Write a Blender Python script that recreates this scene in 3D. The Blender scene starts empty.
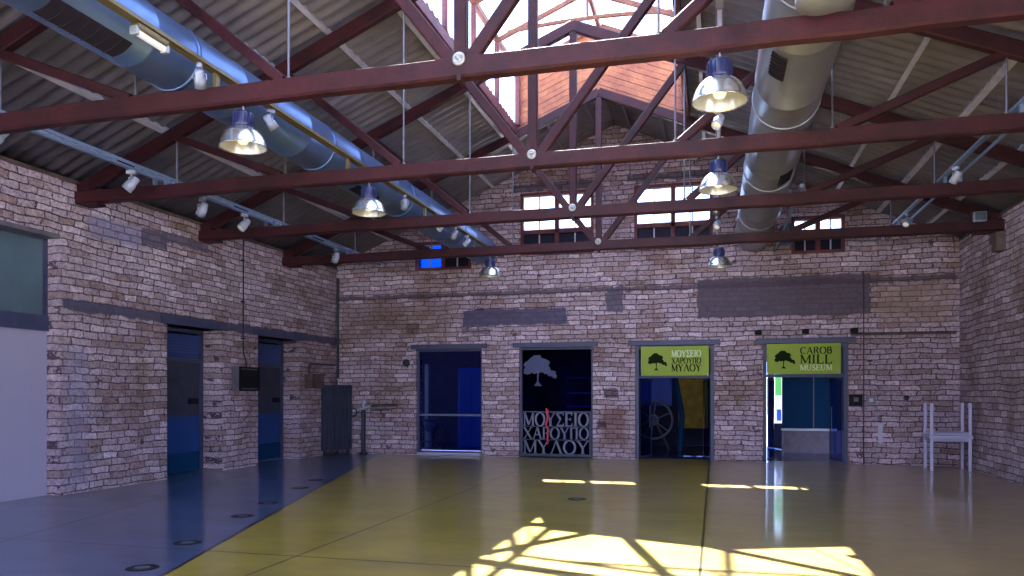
import bpy, math, random
from math import sin, cos, pi, radians
from mathutils import Vector, Matrix
random.seed(7)
S = bpy.context.scene
C = S.collection

# ------------------------------------------------------------------ room data (metres)
XC = -2.4                    # centre line of the hall
XL, XR = -9.97, 5.23         # side walls
YB, YR = 18.83, -4.5         # back wall, rear wall (behind the camera)
ZW = 5.0                     # top of the side walls
ZT = 4.77                    # tie beams
ZR = 8.06                    # ridge of the trusses
P = .42                      # roof pitch
TY = [7.07 + 3.037*k for k in range(4)]
LANTERN_END = 16.26
def roofz(x): return ZR - P*abs(x-XC)

# ------------------------------------------------------------------ materials
def mat(name, col, rough=.6, metal=0, emit=None, es=1, spec=.5, alpha=None):
    m = bpy.data.materials.new(name); m.use_nodes = True
    b = m.node_tree.nodes['Principled BSDF']
    b.inputs['Base Color'].default_value = (*col, 1)
    b.inputs['Roughness'].default_value = rough
    b.inputs['Metallic'].default_value = metal
    b.inputs['Specular IOR Level'].default_value = spec
    if emit:
        b.inputs['Emission Color'].default_value = (*emit, 1); b.inputs['Emission Strength'].default_value = es
    return m
class NT:
    def __init__(s, m): s.t = m.node_tree; s.n = s.t.nodes; s.l = s.t.links; s.b = s.n['Principled BSDF']
    def node(s, typ, **k):
        n = s.n.new(typ)
        for a, v in k.items(): setattr(n, a, v)
        return n
    def set(s, n, **k):
        for a, v in k.items(): n.inputs[a].default_value = v
        return n
    def link(s, a, b): s.l.new(a, b)
    def coord(s): return s.node('ShaderNodeTexCoord').outputs['Object']
    def noise(s, vec, scale, detail=3, rough=.6):
        n = s.node('ShaderNodeTexNoise'); s.link(vec, n.inputs['Vector'])
        n.inputs['Scale'].default_value = scale; n.inputs['Detail'].default_value = detail; n.inputs['Roughness'].default_value = rough
        return n
    def ramp(s, fac, stops):
        r = s.node('ShaderNodeValToRGB'); s.link(fac, r.inputs[0]); e = r.color_ramp.elements
        while len(e) < len(stops): e.new(.5)
        for i, (p, c) in enumerate(stops):
            e[i].position = p; e[i].color = (*c, 1) if len(c) == 3 else c
        return r.outputs[0]
    def math(s, op, a, b=None, clamp=False):
        n = s.node('ShaderNodeMath', operation=op); n.use_clamp = clamp
        for i, v in enumerate((a, b)):
            if v is None: continue
            if isinstance(v, (int, float)): n.inputs[i].default_value = v
            else: s.link(v, n.inputs[i])
        return n.outputs[0]
    def mix(s, fac, a, b, mode='MIX'):
        n = s.node('ShaderNodeMix', data_type='RGBA', blend_type=mode)
        for i, v in ((0, fac), (6, a), (7, b)):
            if isinstance(v, (int, float)): n.inputs[i].default_value = v
            elif isinstance(v, tuple): n.inputs[i].default_value = (*v, 1)
            else: s.link(v, n.inputs[i])
        return n.outputs[2]
    def bump(s, h, strength, dist):
        n = s.node('ShaderNodeBump'); s.link(h, n.inputs['Height'])
        n.inputs['Strength'].default_value = strength; n.inputs['Distance'].default_value = dist
        s.link(n.outputs[0], s.b.inputs['Normal'])

def speckle(name, col, rough=.6, metal=0, scale=6, amt=.25, bump=0, **k):
    m = mat(name, col, rough, metal, **k); t = NT(m); v = t.coord()
    n = t.noise(v, scale, 5)
    d = tuple(c*(1-amt) for c in col); l = tuple(min(1, c*(1+amt)) for c in col)
    t.link(t.ramp(n.outputs[0], [(.3, d), (.7, l)]), t.b.inputs['Base Color'])
    if bump: t.bump(n.outputs[0], bump, .02)
    return m

def stone(name, axis, wide=.31, high=.118, rects=(), bands=(), stains=()):
    """rough coursed limestone blocks; axis = the horizontal object coordinate of the wall"""
    m = mat(name, (.3, .26, .3), .92); t = NT(m)
    sep = t.node('ShaderNodeSeparateXYZ'); t.link(t.coord(), sep.inputs[0])
    U, Z = sep.outputs[axis], sep.outputs[2]
    cb = t.node('ShaderNodeCombineXYZ'); t.link(U, cb.inputs[0]); t.link(Z, cb.inputs[1])
    o = sep.outputs[1-axis]; t.link(o, cb.inputs[2])
    p = cb.outputs[0]
    n1 = t.noise(p, 1.1, 2); n2 = t.noise(p, 6, 4, .75)
    va = t.node('ShaderNodeVectorMath', operation='MULTIPLY_ADD'); t.link(n1.outputs[1], va.inputs[0])
    va.inputs[1].default_value = (.22, .10, 0); t.link(p, va.inputs[2])
    vb = t.node('ShaderNodeVectorMath', operation='MULTIPLY_ADD'); t.link(n2.outputs[1], vb.inputs[0])
    vb.inputs[1].default_value = (.12, .062, 0); t.link(va.outputs[0], vb.inputs[2])
    br = t.node('ShaderNodeTexBrick'); t.link(vb.outputs[0], br.inputs['Vector'])
    br.offset = .43; br.squash = 1.35; br.squash_frequency = 3
    t.set(br, **{'Scale': 1, 'Mortar Size': .017, 'Mortar Smooth': 1.0, 'Bias': -.1, 'Brick Width': wide, 'Row Height': high})
    br.inputs['Color1'].default_value = (.0, .0, .0, 1); br.inputs['Color2'].default_value = (1, 1, 1, 1)
    br.inputs['Mortar'].default_value = (.5, .5, .5, 1)
    blocks = t.ramp(br.outputs[0], [(0, (.42, .30, .24)), (.2, (.56, .45, .40)), (.5, (.52, .42, .40)), (.75, (.70, .58, .53)), (1, (.80, .69, .62))])
    # pitted face of each block and large old discolouration
    n3 = t.noise(p, 22, 5, .7)
    blocks = t.mix(.7, blocks, t.ramp(n3.outputs[0], [(.34, (.30, .26, .30)), (.58, (1.18, 1.18, 1.18))]), 'MULTIPLY')
    n4 = t.noise(p, .9, 4, .65)
    blocks = t.mix(.75, blocks, t.ramp(n4.outputs[0], [(.34, (.50, .38, .27)), (.5, (.93, .88, .95)), (.66, (1.0, .95, 1.0))]), 'MULTIPLY')
    nm = t.noise(p, 16, 4, .75)
    mort = t.ramp(t.math('ADD', br.outputs[1], t.math('MULTIPLY', t.math('SUBTRACT', nm.outputs[0], .5), 1.5)), [(.34, (0, 0, 0)), (.68, (1, 1, 1))])
    col = t.mix(t.math('MULTIPLY', mort, .9), blocks, (.06, .042, .055))
    # ragged dark joints where the mortar has fallen out
    n5 = t.noise(p, 3.1, 4, .7)
    hole = t.math('GREATER_THAN', n5.outputs[0], .665)
    col = t.mix(t.math('MULTIPLY', hole, .75), col, (.055, .035, .035))
    jit = t.math('MULTIPLY', t.math('SUBTRACT', t.noise(p, 4, 3).outputs[0], .5), .16)
    def box(u0, u1, z0, z1, soft=.03):
        uj = t.math('ADD', U, jit); zj = t.math('ADD', Z, jit)
        f = None
        for val, lo, hi in ((uj, u0, u1), (zj, z0, z1)):
            a = t.math('MULTIPLY', t.math('SUBTRACT', val, lo), 1/soft, True)
            b = t.math('MULTIPLY', t.math('SUBTRACT', hi, val), 1/soft, True)
            g = t.math('MULTIPLY', a, b)
            f = g if f is None else t.math('MULTIPLY', f, g)
        return f
    flat = None
    for (u0, u1, z0, z1, c, a, sm) in rects:
        f = t.math('MULTIPLY', box(u0, u1, z0, z1, .03 if sm or z1-z0 < .4 else .22), a)
        c2 = t.mix(t.noise(p, 9, 5, .7).outputs[0], tuple(x*.6 for x in c), tuple(x*1.4 for x in c))
        col = t.mix(f, col, c2)
        if sm: flat = f if flat is None else t.math('MAXIMUM', flat, f)
    col = t.mix(1.0, col, (1.02, 1.01, 1.17), 'MULTIPLY')
    t.link(col, t.b.inputs['Base Color'])
    h = t.math('SUBTRACT', t.math('MULTIPLY', n3.outputs[0], .6), mort)
    h = t.math('SUBTRACT', h, t.math('MULTIPLY', hole, .8))
    h = t.math('ADD', h, t.math('MULTIPLY', br.outputs[0], .5))
    if flat is not None: h = t.math('MULTIPLY', h, t.math('SUBTRACT', 1, flat))
    t.bump(h, 1, .035)
    return m

def floor_mat():
    m = mat('polished screed', (.2, .15, .04), .16); t = NT(m); v = t.coord()
    sep = t.node('ShaderNodeSeparateXYZ'); t.link(v, sep.inputs[0]); X, Y = sep.outputs[0], sep.outputs[1]
    n1 = t.noise(v, .55, 5, .6); 
    mp = t.node('ShaderNodeMapping'); t.link(v, mp.inputs[0]); mp.inputs['Scale'].default_value = (.8, 1.3, 1)
    n2 = t.noise(mp.outputs[0], 1.4, 5, .65)
    ochre = t.ramp(n1.outputs[0], [(.25, (.27, .20, .024)), (.5, (.33, .245, .04)), (.75, (.27, .20, .06))])
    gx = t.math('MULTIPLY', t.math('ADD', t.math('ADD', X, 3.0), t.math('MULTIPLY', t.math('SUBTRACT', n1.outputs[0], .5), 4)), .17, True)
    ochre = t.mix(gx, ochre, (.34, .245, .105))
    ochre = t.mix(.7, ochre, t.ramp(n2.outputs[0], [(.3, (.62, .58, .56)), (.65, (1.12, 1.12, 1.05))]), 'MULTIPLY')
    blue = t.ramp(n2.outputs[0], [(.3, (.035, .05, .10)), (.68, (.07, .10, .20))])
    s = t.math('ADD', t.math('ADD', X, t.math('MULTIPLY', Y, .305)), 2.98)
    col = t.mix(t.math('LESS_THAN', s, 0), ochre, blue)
    def line(val, w): return t.math('LESS_THAN', t.math('ABSOLUTE', val), w)
    # straight joints of the screed
    j = line(s, .024)
    for val, w in ((t.math('ADD', X, .13), .014), (t.math('ADD', X, 4.0), .014), (t.math('SUBTRACT', Y, 6.72), .016),
                   (t.math('SUBTRACT', Y, 10.6), .007), (t.math('SUBTRACT', Y, 14.5), .007),
                   (t.math('ADD', t.math('ADD', X, t.math('MULTIPLY', Y, .236)), 5.93), .024)):
        j = t.math('MAXIMUM', j, line(val, w))
    col = t.mix(t.math('MULTIPLY', j, .9), col, (.008, .008, .01))
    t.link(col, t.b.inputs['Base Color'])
    t.link(t.ramp(n2.outputs[0], [(.2, (.277,)*3), (.8, (.282,)*3)]), t.b.inputs['Roughness'])
    t.b.inputs['Specular IOR Level'].default_value = .2
    t.b.inputs['Coat Weight'].default_value = .72; t.b.inputs['Coat Roughness'].default_value = .10; t.b.inputs['Coat IOR'].default_value = 1.5
    t.bump(t.math('SUBTRACT', 1, j), .06, .01)
    return m

def wood(name, col, dark, rough=.5):
    m = mat(name, col, rough, spec=.3); t = NT(m); v = t.coord()
    n1 = t.noise(v, 2.2, 5, .7); n2 = t.noise(v, 14, 4, .7)
    c = t.ramp(n1.outputs[0], [(.3, dark), (.62, col)])
    c = t.mix(.4, c, t.ramp(n2.outputs[0], [(.32, (.45, .42, .42)), (.6, (1.1, 1.1, 1.1))]), 'MULTIPLY')
    t.link(c, t.b.inputs['Base Color']); t.bump(n2.outputs[0], .4, .01)
    return m

def glass(name, tint=(1, 1, 1), refl=.12, rough=.02):
    m = bpy.data.materials.new(name); m.use_nodes = True; nt = m.node_tree; nt.nodes.clear()
    o = nt.nodes.new('ShaderNodeOutputMaterial'); mx = nt.nodes.new('ShaderNodeMixShader')
    tr = nt.nodes.new('ShaderNodeBsdfTransparent'); gl = nt.nodes.new('ShaderNodeBsdfGlossy')
    tr.inputs[0].default_value = (*tint, 1); gl.inputs['Roughness'].default_value = rough
    mx.inputs[0].default_value = refl
    nt.links.new(tr.outputs[0], mx.inputs[1]); nt.links.new(gl.outputs[0], mx.inputs[2]); nt.links.new(mx.outputs[0], o.inputs[0])
    return m

M = {}
M['red'] = wood('red painted timber', (.054, .0105, .014), (.020, .0055, .010), .55)
M['redlight'] = wood('faded red timber', (.19, .055, .060), (.09, .028, .036), .55)
M['brown'] = wood('brown varnished timber', (.26, .10, .055), (.14, .05, .032), .55)
M['board'] = wood('pine boarding', (.46, .17, .075), (.24, .07, .045), .6)
M['sheet'] = speckle('galvanised corrugated sheet', (.195, .175, .195), .5, .1, 1.2, .3)
M['purlin'] = speckle('pale grey steel', (.56, .54, .64), .45, .1, 3, .2)
M['rod'] = mat('steel rod', (.20, .19, .23), .4, .6)
M['duct'] = speckle('spiral duct steel', (.33, .34, .37), .36, .72, 2.2, .12)
M['ductsky'] = speckle('sky tinted duct steel', (.15, .23, .43), .38, .74, 2.2, .12)  # blue sky reflection put into the base colour of the left duct
M['grille'] = mat('dark duct grille', (.022, .018, .028), .9, spec=.1)
M['galv'] = mat('bolt steel', (.42, .43, .42), .4, .6)
M['lampblue'] = mat('dark blue enamel', (.018, .022, .085), .3)
M['alu'] = mat('spun aluminium', (.72, .72, .70), .25, .9)
M['refl'] = mat('lamp reflector', (.50, .49, .43), .3, .4)
M['bulb'] = mat('lamp bulb', (.95, .9, .7), .3, emit=(1, .9, .65), es=.8)
M['rail'] = mat('track rail', (.17, .13, .05), .4, .4)
M['railw'] = mat('light track rail', (.20, .28, .42), .4, .4)
M['spotw'] = mat('white spotlight', (.36, .38, .47), .35)
M['spotg'] = mat('grey spotlight', (.30, .33, .42), .35, .3)
M['lens'] = mat('spotlight lens', (.75, .75, .7), .1, emit=(1, .9, .6), es=.25)
M['blueframe'] = speckle('blue grey painted steel', (.055, .062, .125), .45, 0, 5, .2)
M['bluebright'] = mat('blue panel', (.012, .07, .42), .5)
M['bluelouvre'] = mat('blue louvre', (.06, .10, .30), .5)
M['fanblue'] = mat('blue enamel', (.03, .10, .32), .4)
M['bluedoor'] = mat('blue door panel', (.006, .05, .22), .5)
M['bluedark'] = mat('dark blue panel', (.004, .045, .13), .7, spec=.15)
M['green'] = speckle('lime sign board', (.27, .375, .006), .5, 0, 2, .08)
M['greentext'] = mat('sign lettering dark green', (.006, .018, .003), .7, spec=.1)
M['paletext'] = mat('sign lettering pale', (.62, .72, .38), .4)
M['white'] = speckle('white paint', (.60, .59, .70), .5, 0, 2, .06)
M['cream'] = mat('white door panel', (.42, .39, .52), .55)
M['tablew'] = mat('white table lacquer', (.66, .63, .82), .35)
M['black'] = mat('black plastic', (.010, .009, .012), .6, spec=.2)
M['dullsteel'] = mat('dull socket lid', (.07, .075, .10), .6, spec=.2)
M['screen'] = mat('dark screen', (.008, .008, .012), .5, spec=.2)
M['grey'] = speckle('weathered grey box', (.13, .12, .14), .6, 0, 6, .3)
M['rust'] = speckle('rusted sheet', (.11, .07, .065), .7, 0, 5, .4)
M['slate'] = speckle('dark slatted steel', (.045, .050, .085), .5, .2, 4, .25)
M['metalletter'] = mat('cut steel letters', (.15, .17, .24), .45, .3)
M['redgloss'] = mat('red strip', (.55, .03, .06), .4)
M['plaster'] = speckle('grey plaster', (.26, .25, .27), .9, 0, 3, .15)
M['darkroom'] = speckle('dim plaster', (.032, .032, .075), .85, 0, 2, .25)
M['ochrewall'] = speckle('ochre plaster', (.48, .30, .05), .9, 0, 5, .25)
M['concrete'] = speckle('pale concrete', (.50, .49, .47), .9, 0, 1, .15)
M['glass'] = glass('clear glass', (.96, .98, 1), .05)
M['doorglass'] = glass('door glass', (.52, .58, .86), 0)
M['milk'] = speckle('grey green glazing', (.10, .155, .185), .12, 0, 1.2, .15)
M['darkglass'] = mat('dark pane', (.010, .010, .03), .5, spec=.2)
M['bluepane'] = glass('blue pane', (.04, .17, .45), .08)
M['winpane'] = glass('window pane', (.97, .98, 1), .05)
M['pipe'] = mat('wall pipe', (.04, .038, .055), .5, .3)
M['valve'] = mat('valve metal', (.55, .55, .62), .35, .6)
M['greenbanner'] = mat('green banner', (.12, .62, .10), .5)
M['banner'] = mat('white banner', (.75, .82, .9), .5)
M['floor'] = floor_mat()

LINT = (.10, .085, .11)
M['stone_back'] = stone('stone back wall', 0, rects=[
    (-.42, 3.42, 3.42, 4.38, (.105, .085, .10), .93, 1), (-6.35, -3.6, 3.36, 3.80, (.085, .075, .115), .93, 1),
    (-2.62, -2.18, 3.62, 4.22, (.105, .09, .11), .9, 1), (-9.95, 5.2, 4.12, 4.27, (.085, .06, .075), .8, 0),
    (-7.95, -7.55, 3.2, 3.5, (.06, .045, .055), .8, 0), (-6.4, -5.6, 3.15, 3.35, (.06, .045, .05), .6, 0),
    (-2.85, -2.0, .15, 1.40, (.20, .085, .045), .72, 0), (-2.7, -2.3, 1.5, 1.75, (.05, .03, .03), .8, 0),
    (-2.85, -2.6, .75, .95, (.05, .03, .03), .8, 0),
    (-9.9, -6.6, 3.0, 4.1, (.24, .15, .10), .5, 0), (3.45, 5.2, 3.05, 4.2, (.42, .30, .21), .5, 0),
    (-5.0, -2.9, 6.75, 6.98, (.07, .06, .08), .8, 0), (-2.1, .2, 6.8, 7.0, (.07, .06, .08), .8, 0)])
M['stone_left'] = stone('stone left wall', 1, wide=.30, high=.118, rects=[
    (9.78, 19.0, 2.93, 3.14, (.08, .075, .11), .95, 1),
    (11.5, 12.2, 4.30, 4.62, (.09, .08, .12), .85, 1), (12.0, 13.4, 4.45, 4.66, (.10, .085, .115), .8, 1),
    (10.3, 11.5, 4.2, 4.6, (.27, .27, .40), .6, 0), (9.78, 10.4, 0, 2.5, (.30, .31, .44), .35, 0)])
M['stone_right'] = stone('stone right wall', 1, wide=.32, high=.125, rects=[(18.0, 19, 0, 2, (.2, .17, .22), .3, 0)])

# ------------------------------------------------------------------ mesh builder
class MB:
    def __init__(s): s.v = []; s.f = []; s.sm = []
    def add(s, vs, fs, smooth=False):
        o = len(s.v); s.v += [tuple(v) for v in vs]; s.f += [tuple(i+o for i in f) for f in fs]; s.sm += [smooth]*len(fs); return s
    def box(s, x0, x1, y0, y1, z0, z1):
        return s.add([(x, y, z) for x in (x0, x1) for y in (y0, y1) for z in (z0, z1)],
                     [(0, 1, 3, 2), (4, 6, 7, 5), (0, 4, 5, 1), (2, 3, 7, 6), (0, 2, 6, 4), (1, 5, 7, 3)])
    def bevbox(s, x0, x1, y0, y1, z0, z1, b=.01):
        """box with chamfered edges along every axis"""
        import bmesh
        bm = bmesh.new(); bmesh.ops.create_cube(bm, size=1)
        for v in bm.verts:
            v.co = Vector(((x0+x1)/2+v.co.x*(x1-x0), (y0+y1)/2+v.co.y*(y1-y0), (z0+z1)/2+v.co.z*(z1-z0)))
        bmesh.ops.bevel(bm, geom=bm.edges[:], offset=b, segments=2, affect='EDGES', profile=.6)
        bm.verts.index_update()
        s.add([v.co[:] for v in bm.verts], [[v.index for v in f.verts] for f in bm.faces]); bm.free(); return s
    def beam(s, a, b, w, h, up=(0, 1, 0), ch=.012):
        """beam a->b, w along 'up', h across it, chamfered corners"""
        a, b = Vector(a), Vector(b); d = (b-a).normalized(); u = Vector(up)
        u = (u-d*u.dot(d)).normalized(); n = d.cross(u)
        W, H = w/2, h/2; c = min(ch, W*.4, H*.4)
        pr = [(-W+c, -H), (W-c, -H), (W, -H+c), (W, H-c), (W-c, H), (-W+c, H), (-W, H-c), (-W, -H+c)]
        vs = [q + u*x + n*y for q in (a, b) for x, y in pr]
        fs = [(i, (i+1) % 8, 8+(i+1) % 8, 8+i) for i in range(8)] + [tuple(range(7, -1, -1)), tuple(range(8, 16))]
        return s.add(vs, fs)
    def tube(s, pts, r, n=10, caps=True):
        pts = [Vector(p) for p in pts]; rr = r if isinstance(r, (list, tuple)) else [r]*len(pts)
        prev = None; rings = []
        for i, p in enumerate(pts):
            d = (pts[min(i+1, len(pts)-1)]-pts[max(i-1, 0)]).normalized()
            if prev is None:
                u = d.orthogonal().normalized()
            else: u = (prev-d*prev.dot(d)).normalized()
            prev = u; w = d.cross(u)
            rings.append([p+(u*cos(2*pi*k/n)+w*sin(2*pi*k/n))*rr[i] for k in range(n)])
        vs = [v for r_ in rings for v in r_]
        fs = [(i*n+k, i*n+(k+1) % n, (i+1)*n+(k+1) % n, (i+1)*n+k) for i in range(len(pts)-1) for k in range(n)]
        s.add(vs, fs, True)
        if caps:
            s.add(rings[0], [tuple(range(n-1, -1, -1))]); s.add(rings[-1], [tuple(range(n))])
        return s
    def lathe(s, prof, c=(0, 0, 0), axis='Z', n=28):
        """profile (radius, height)"""
        vs = []
        for r, h in prof:
            for k in range(n):
                a = 2*pi*k/n; q = (r*cos(a), r*sin(a), h)
                if axis == 'Y': q = (q[0], q[2], q[1])
                if axis == 'X': q = (q[2], q[0], q[1])
                vs.append((q[0]+c[0], q[1]+c[1], q[2]+c[2]))
        fs = [(i*n+k, i*n+(k+1) % n, (i+1)*n+(k+1) % n, (i+1)*n+k) for i in range(len(prof)-1) for k in range(n)]
        return s.add(vs, fs, True)
    def prism(s, poly, y0, y1):
        """polygon in XZ extruded along Y"""
        n = len(poly); vs = [(x, y0, z) for x, z in poly]+[(x, y1, z) for x, z in poly]
        return s.add(vs, [tuple(range(n)), tuple(range(2*n-1, n-1, -1))]+[(i, i+n, (i+1) % n+n, (i+1) % n) for i in range(n)])
    def map(s, fn): s.v = [tuple(fn(v)) for v in s.v]; return s
    def build(s, name, m, parent=None, loc=None):
        me = bpy.data.meshes.new(name)
        v = s.v
        if loc: v = [(a-loc[0], b-loc[1], c-loc[2]) for a, b, c in v]
        me.from_pydata(v, [], s.f); me.polygons.foreach_set('use_smooth', s.sm)
        me.materials.append(M[m] if isinstance(m, str) else m)
        import bmesh
        bm = bmesh.new(); bm.from_mesh(me); bmesh.ops.recalc_face_normals(bm, faces=bm.faces); bm.to_mesh(me); bm.free()
        me.update()
        o = bpy.data.objects.new(name, me); C.objects.link(o)
        if loc: o.location = loc
        if parent: o.parent = parent
        return o
def tag(o, label, cat, group=None, kind=None):
    o['label'] = label; o['category'] = cat
    if group: o['group'] = group
    if kind: o['kind'] = kind
    return o
def empty(name, loc=(0, 0, 0), rz=0):
    o = bpy.data.objects.new(name, None); C.objects.link(o); o.location = loc; o.rotation_euler = (0, 0, rz); o.empty_display_size = .1
    return o
def struct(name, mb, m):
    o = mb.build(name, m); o['kind'] = 'structure'; return o
def sempty(name):
    o = empty(name); o['kind'] = 'structure'; return o
def copy_tree(o, parent=None):
    c = o.copy(); C.objects.link(c)
    if parent: c.parent = parent
    for ch in list(o.children): copy_tree(ch, c)
    return c

# ------------------------------------------------------------------ walls
def wall(name, m, axis, u0, u1, w_in, w_out, top, holes, extra_u=()):
    """wall in the plane (u, z) with rectangular holes; top is a function of u"""
    us = sorted({u0, u1, *extra_u, *[h[0] for h in holes], *[h[1] for h in holes]})
    zs = sorted({0, *[h[2] for h in holes], *[h[3] for h in holes]})
    mb = MB(); faces = {}
    def P3(u, w, z): return (u, w, z) if axis == 0 else (w, u, z)
    cells = []
    for a, b in zip(us, us[1:]):
        mid = (a+b)/2; tmin = min(top(a), top(b)); cz = [z for z in zs if z < tmin-1e-3]
        rows = list(zip(cz, cz[1:]))
        for z0, z1 in rows: cells.append((a, b, z0, z0, z1, z1))
        cells.append((a, b, cz[-1], cz[-1], top(a), top(b)))
    for a, b, za0, zb0, za1, zb1 in cells:
        mu = (a+b)/2; mz = (za0+za1)/2
        if any(h[0] < mu < h[1] and h[2] < mz < h[3] for h in holes): continue
        c = [P3(a, w_in, za0), P3(b, w_in, zb0), P3(b, w_in, zb1), P3(a, w_in, za1), P3(a, w_out, za0), P3(b, w_out, zb0), P3(b, w_out, zb1), P3(a, w_out, za1)]
        for f in ((0, 1, 2, 3), (7, 6, 5, 4), (0, 4, 5, 1), (3, 2, 6, 7), (0, 3, 7, 4), (1, 5, 6, 2)):
            q = [tuple(round(x, 4) for x in c[i]) for i in f]; k = frozenset(q)
            if k in faces: faces[k] = None
            else: faces[k] = q
    idx = {}; vs = []; fs = []
    for q in faces.values():
        if not q: continue
        r = []
        for p in q:
            if p not in idx: idx[p] = len(vs); vs.append(p)
            r.append(idx[p])
        fs.append(tuple(r))
    mb.add(vs, fs)
    return struct(name, mb, m)

WT = .45
back_holes = [(-7.66, -5.83, 0, 2.79), (-4.84, -2.94, 0, 2.79), (-1.90, -.02, 0, 2.79), (1.09, 2.95, 0, 2.79),
              (-4.80, -2.92, 5.14, 6.72), (-1.92, -.05, 5.14, 6.72), (-7.68, -6.12, 4.86, 5.62), (1.72, 2.88, 4.86, 5.74)]
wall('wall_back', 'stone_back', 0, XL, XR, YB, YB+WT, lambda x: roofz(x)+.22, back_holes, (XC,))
left_holes = [(5.4, 9.75, 0, 4.12), (12.17, 13.82, 0, 2.93), (15.12, 16.9, 0, 2.93), (-2.6, 2.6, .9, 4.1)]  # last hole is an unseen opening added for daylight behind the camera
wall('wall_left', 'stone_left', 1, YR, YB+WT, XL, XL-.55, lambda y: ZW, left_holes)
right_holes = [(16.35, 17.0, 4.55, 4.85), (-2.8, 4.2, .9, 4.2)]  # second hole is unseen too, added to brighten the hall
wall('wall_right', 'stone_right', 1, YR, YB+WT, XR, XR+.55, lambda y: ZW, right_holes)
wall('wall_rear', 'stone_back', 0, XL, XR, YR, YR-.5, lambda x: roofz(x)+.22, [(-9, -5.6, 0, 4.3), (-4.4, -.4, 0, 4.6), (.8, 4.3, 0, 4.3)], (XC,))  # unseen rear openings added to let fill daylight in

struct('floor', MB().box(XL-.55, XR+.55, YR-.5, YB+WT, -.12, 0), 'floor')
struct('ground', MB().box(-60, 60, -50, 70, -.3, -.13), 'concrete')

# ------------------------------------------------------------------ corrugated roof
def corrugated(side, y0, y1, o0, o1, eave_end):
    mb = MB(); wl = .23; n = int((y1-y0)/wl*6); vs = []
    for i in range(n+1):
        y = y0+(y1-y0)*i/n; w = .030*sin(2*pi*(y)/wl)
        for o in (o0, o1): vs.append((XC+side*o, y, ZR-P*o+.225+w))
        for o in (o1, o0): vs.append((XC+side*o, y, ZR-P*o+.245+w))
    fs = []
    for i in range(n):
        a = i*4; b = a+4
        fs += [(a, b, b+1, a+1), (a+1, b+1, b+2, a+2), (a+2, b+2, b+3, a+3), (a+3, b+3, b, a)]
    fs += [(0, 1, 2, 3), (n*4+3, n*4+2, n*4+1, n*4)]
    mb.add(vs, fs, True); return mb
EO = 7.6+.75
for side, nm in ((-1, 'left'), (1, 'right')):
    a = corrugated(side, YR-.5, LANTERN_END, 1.83, EO, True)
    b = corrugated(side, LANTERN_END, YB+WT+.01, 0, EO, True)
    a.add(b.v, b.f, True)
    o = struct('ceiling_'+nm, a, 'sheet')
# wall plates on top of the side walls and fascia closing the eaves
for side, x in ((-1, XL), (1, XR)):
    struct('trim_1' if side < 0 else 'trim_2', MB().box(min(x-side*.012, x+side*.2), max(x-side*.012, x+side*.2), YR, YB, ZW-.01, ZW+.05), 'rust')

def purlin(side, o, y0, y1, label, m='purlin', w=.07):
    z = ZR-P*o; n = Vector((side*P, 0, 1)).normalized()
    c = Vector((XC+side*o, 0, z))+n*.150
    mb = MB(); d = Vector((side, 0, -P)).normalized()
    # C-section: web and two flanges
    for off, ww, hh in ((0, .012, .10), (.03, w, .012), (-.03, w, .012)): pass
    mb.beam(c+Vector((0, y0, 0)), c+Vector((0, y1, 0)), w, .012, up=d, ch=.001)
    q = c+n*.088
    mb.beam(q+Vector((0, y0, 0)), q+Vector((0, y1, 0)), w, .012, up=d, ch=.001)
    q = c+n*.044-d*(w/2-.006)
    mb.beam(q+Vector((0, y0, 0)), q+Vector((0, y1, 0)), .088, .012, up=n, ch=.001)
    return tag(mb.build('purlin', m), label, 'purlin', 'pale steel purlins under the corrugated roof')
ordn = ['just below the glazed opening', 'second below the glazed opening', 'third below the glazed opening', 'fourth below the glazed opening', 'fifth below the glazed opening', 'lowest, next above the wall']
for side, nm in ((-1, 'left'), (1, 'right')):
    for i, o in enumerate((2.1, 3.05, 4.0, 4.95, 5.9, 6.85)):
        purlin(side, o, YR+.05, YB-.02, f'pale grey steel purlin running along the {nm} roof slope, {ordn[i]}', w=.07 if i != 4 else .095)
    for o, w in ((.35, 'beside the ridge'), (1.2, 'halfway from the ridge')):
        purlin(side, o, LANTERN_END+.05, YB-.02, f'short grey purlin on the {nm} slope behind the boarded gable, {w}', 'rod')

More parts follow.
